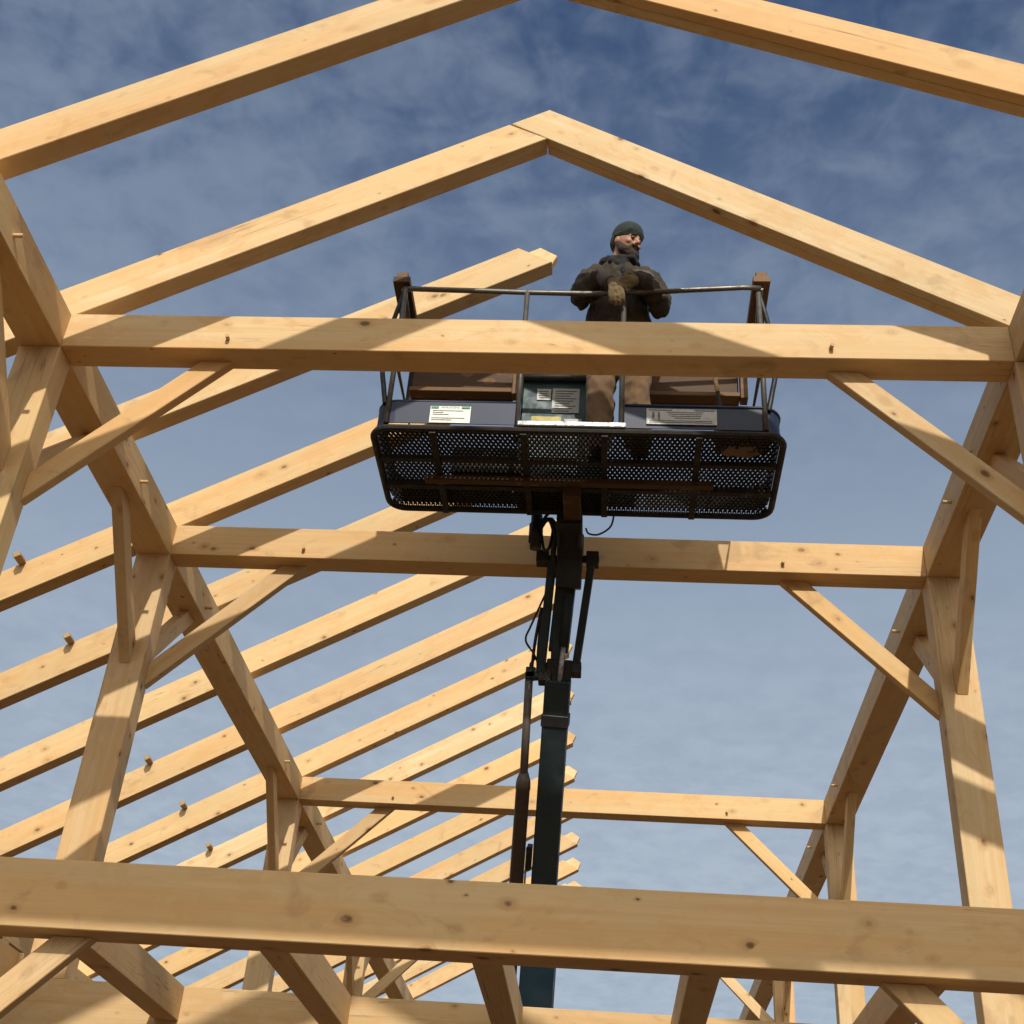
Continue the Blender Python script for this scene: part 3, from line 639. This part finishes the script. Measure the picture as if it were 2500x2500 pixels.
JKO = blob("jacket", JK, .009, JACKET, MAN, 3, (15, .015, (1.3, 1.3, .6)))
# thin flap standing for the sunlit patch of sleeve
def flap(name, pts, mat, th=.012):
    bm = bmesh.new(); q = [V(p) for p in pts]; n = (q[1]-q[0]).cross(q[-1]-q[0]).normalized()*th
    a = [bm.verts.new(p) for p in q]; b_ = [bm.verts.new(p+n) for p in q]; bm.faces.new(a); bm.faces.new(b_[::-1])
    for i in range(len(q)): bm.faces.new((a[i], b_[i], b_[(i+1) % len(q)], a[(i+1) % len(q)]))
    return fin(bm, name, mat, JKO, Matrix.Identity(4), .004)
JACKET_LIT = cloth("lit_jacket_flap", (.105, .080, .052), (.075, .058, .038))  # lighter copy of the jacket cloth, sun on the sleeve put into its colour
flap("lit_sleeve_flap", [(.530, .545, 1.075), (.575, .520, 1.040), (.635, .545, 1.035), (.690, .66, 1.14), (.655, .70, 1.225), (.570, .67, 1.205)], JACKET_LIT, .008)
blob("scarf", [('c', (.405, .75, 1.355), (.47, .70, 1.33), .026, .026), ('c', (.47, .70, 1.33), (.545, .715, 1.325), .026, .026), ('c', (.545, .70, 1.325), (.57, .77, 1.335), .030, .03), ('c', (.38, .79, 1.37), (.41, .74, 1.35), .034, .03), ('e', (.475, .765, 1.325), (.088, .078, .050), None), ('c', (.43, .705, 1.31), (.50, .695, 1.26), .024, .022),
               ('c', (.495, .70, 1.29), (.50, .69, 1.12), .026, .018)], .009, LINING, MAN, 2, (30, .007, (1, 1, 1)))
blob("trousers", [('c', (.41, .845, .84), (.388, .825, .44), .105, .083), ('c', (.388, .825, .44), (.383, .86, .08), .082, .070), ('c', (.565, .845, .84), (.585, .795, .46), .105, .088), ('c', (.585, .795, .46), (.608, .86, .08), .084, .070), ('e', (.49, .85, .82), (.165, .12, .11), None)], .012, TROUSER, MAN, 3, (10, .013, (1.3, 1.3, .9)))
for x in (.383, .612):
    blob("boot", [('e', (x, .80, .012), (.05, .125, .042), None), ('c', (x, .86, .02), (x, .87, .12), .055, .055)], .012, BOOT, MAN, 2)
# gloves: wrist -> palm -> five bent fingers
def glove(wr, palm_c, fdir, side, pn, fl, mat):
    wr = V(wr); pc = V(palm_c); fd = V(fdir).normalized(); sd_ = V(side).normalized(); pn = V(pn).normalized()
    pr = [('c', wr, pc, .030, .030), ('c', pc-sd_*.022, pc-sd_*.026+fd*.035, .019, .017), ('c', pc, pc+fd*.040, .021, .018), ('c', pc+sd_*.022, pc+sd_*.026+fd*.035, .019, .017)]
    for i, (off, l_) in enumerate(((-.036, .85), (-.012, 1.0), (.012, 1.05), (.035, .92))):
        b0 = pc+fd*.045+sd_*off; d1 = (fd+pn*.25+sd_*off*2).normalized(); p1 = b0+d1*.034*l_
        d2 = (fd*.75+pn*.8).normalized(); p2 = p1+d2*.028*l_; d3 = (fd*.35+pn*1.0).normalized(); p3 = p2+d3*.020*l_
        pr += [('c', b0, p1, .0125, .0115), ('c', p1, p2, .0115, .0105), ('c', p2, p3, .0105, .009)]
    tb = pc+sd_*.030-fd*.01; t1 = tb+(sd_*.8+fd*.6+pn*.3).normalized()*.036; t2 = t1+(sd_*.25+fd*.9+pn*.5).normalized()*.028
    pr += [('c', tb, t1, .0145, .0125), ('c', t1, t2, .0125, .010)]
    return blob("glove", pr, .0055, mat, MAN, 2, (60, .002, (1, 1, 1)))
glove((.415, .535, 1.00), (.455, .518, .945), (.12, -.04, -1), (1, -.1, .1), (.05, .55, -.2), 1, GLOVE)
glove((.575, .545, 1.01), (.548, .525, .985), (-.85, -.15, -.50), (.15, -.35, .9), (-.2, .5, -.6), 1, GLOVE)
tube("glove_cuff", [(.365, .565, 1.04), (.40, .54, 1.015), (.425, .53, .985)], [.047, .043, .036], CUFF, MAN, 16)
tube("glove_cuff", [(.605, .565, 1.03), (.585, .545, 1.012)], [.040, .034], CUFF, MAN, 16)

# place the lift with everything on it: basket front 0.75 m behind the near collar beam
PIV = V((.26, 1.0, .40)); SHIFT = V((-.0074, .177, .133)); K = 1.0287
TR = Matrix.Translation(PIV+SHIFT) @ Matrix.Scale(K, 4) @ Matrix.Translation(-PIV)
for o in list(sc.objects):
    if o.parent is None and o.type in {'MESH', 'EMPTY'} and o.get("category") and o is not FR:
        o.matrix_basis = TR @ o.matrix_basis
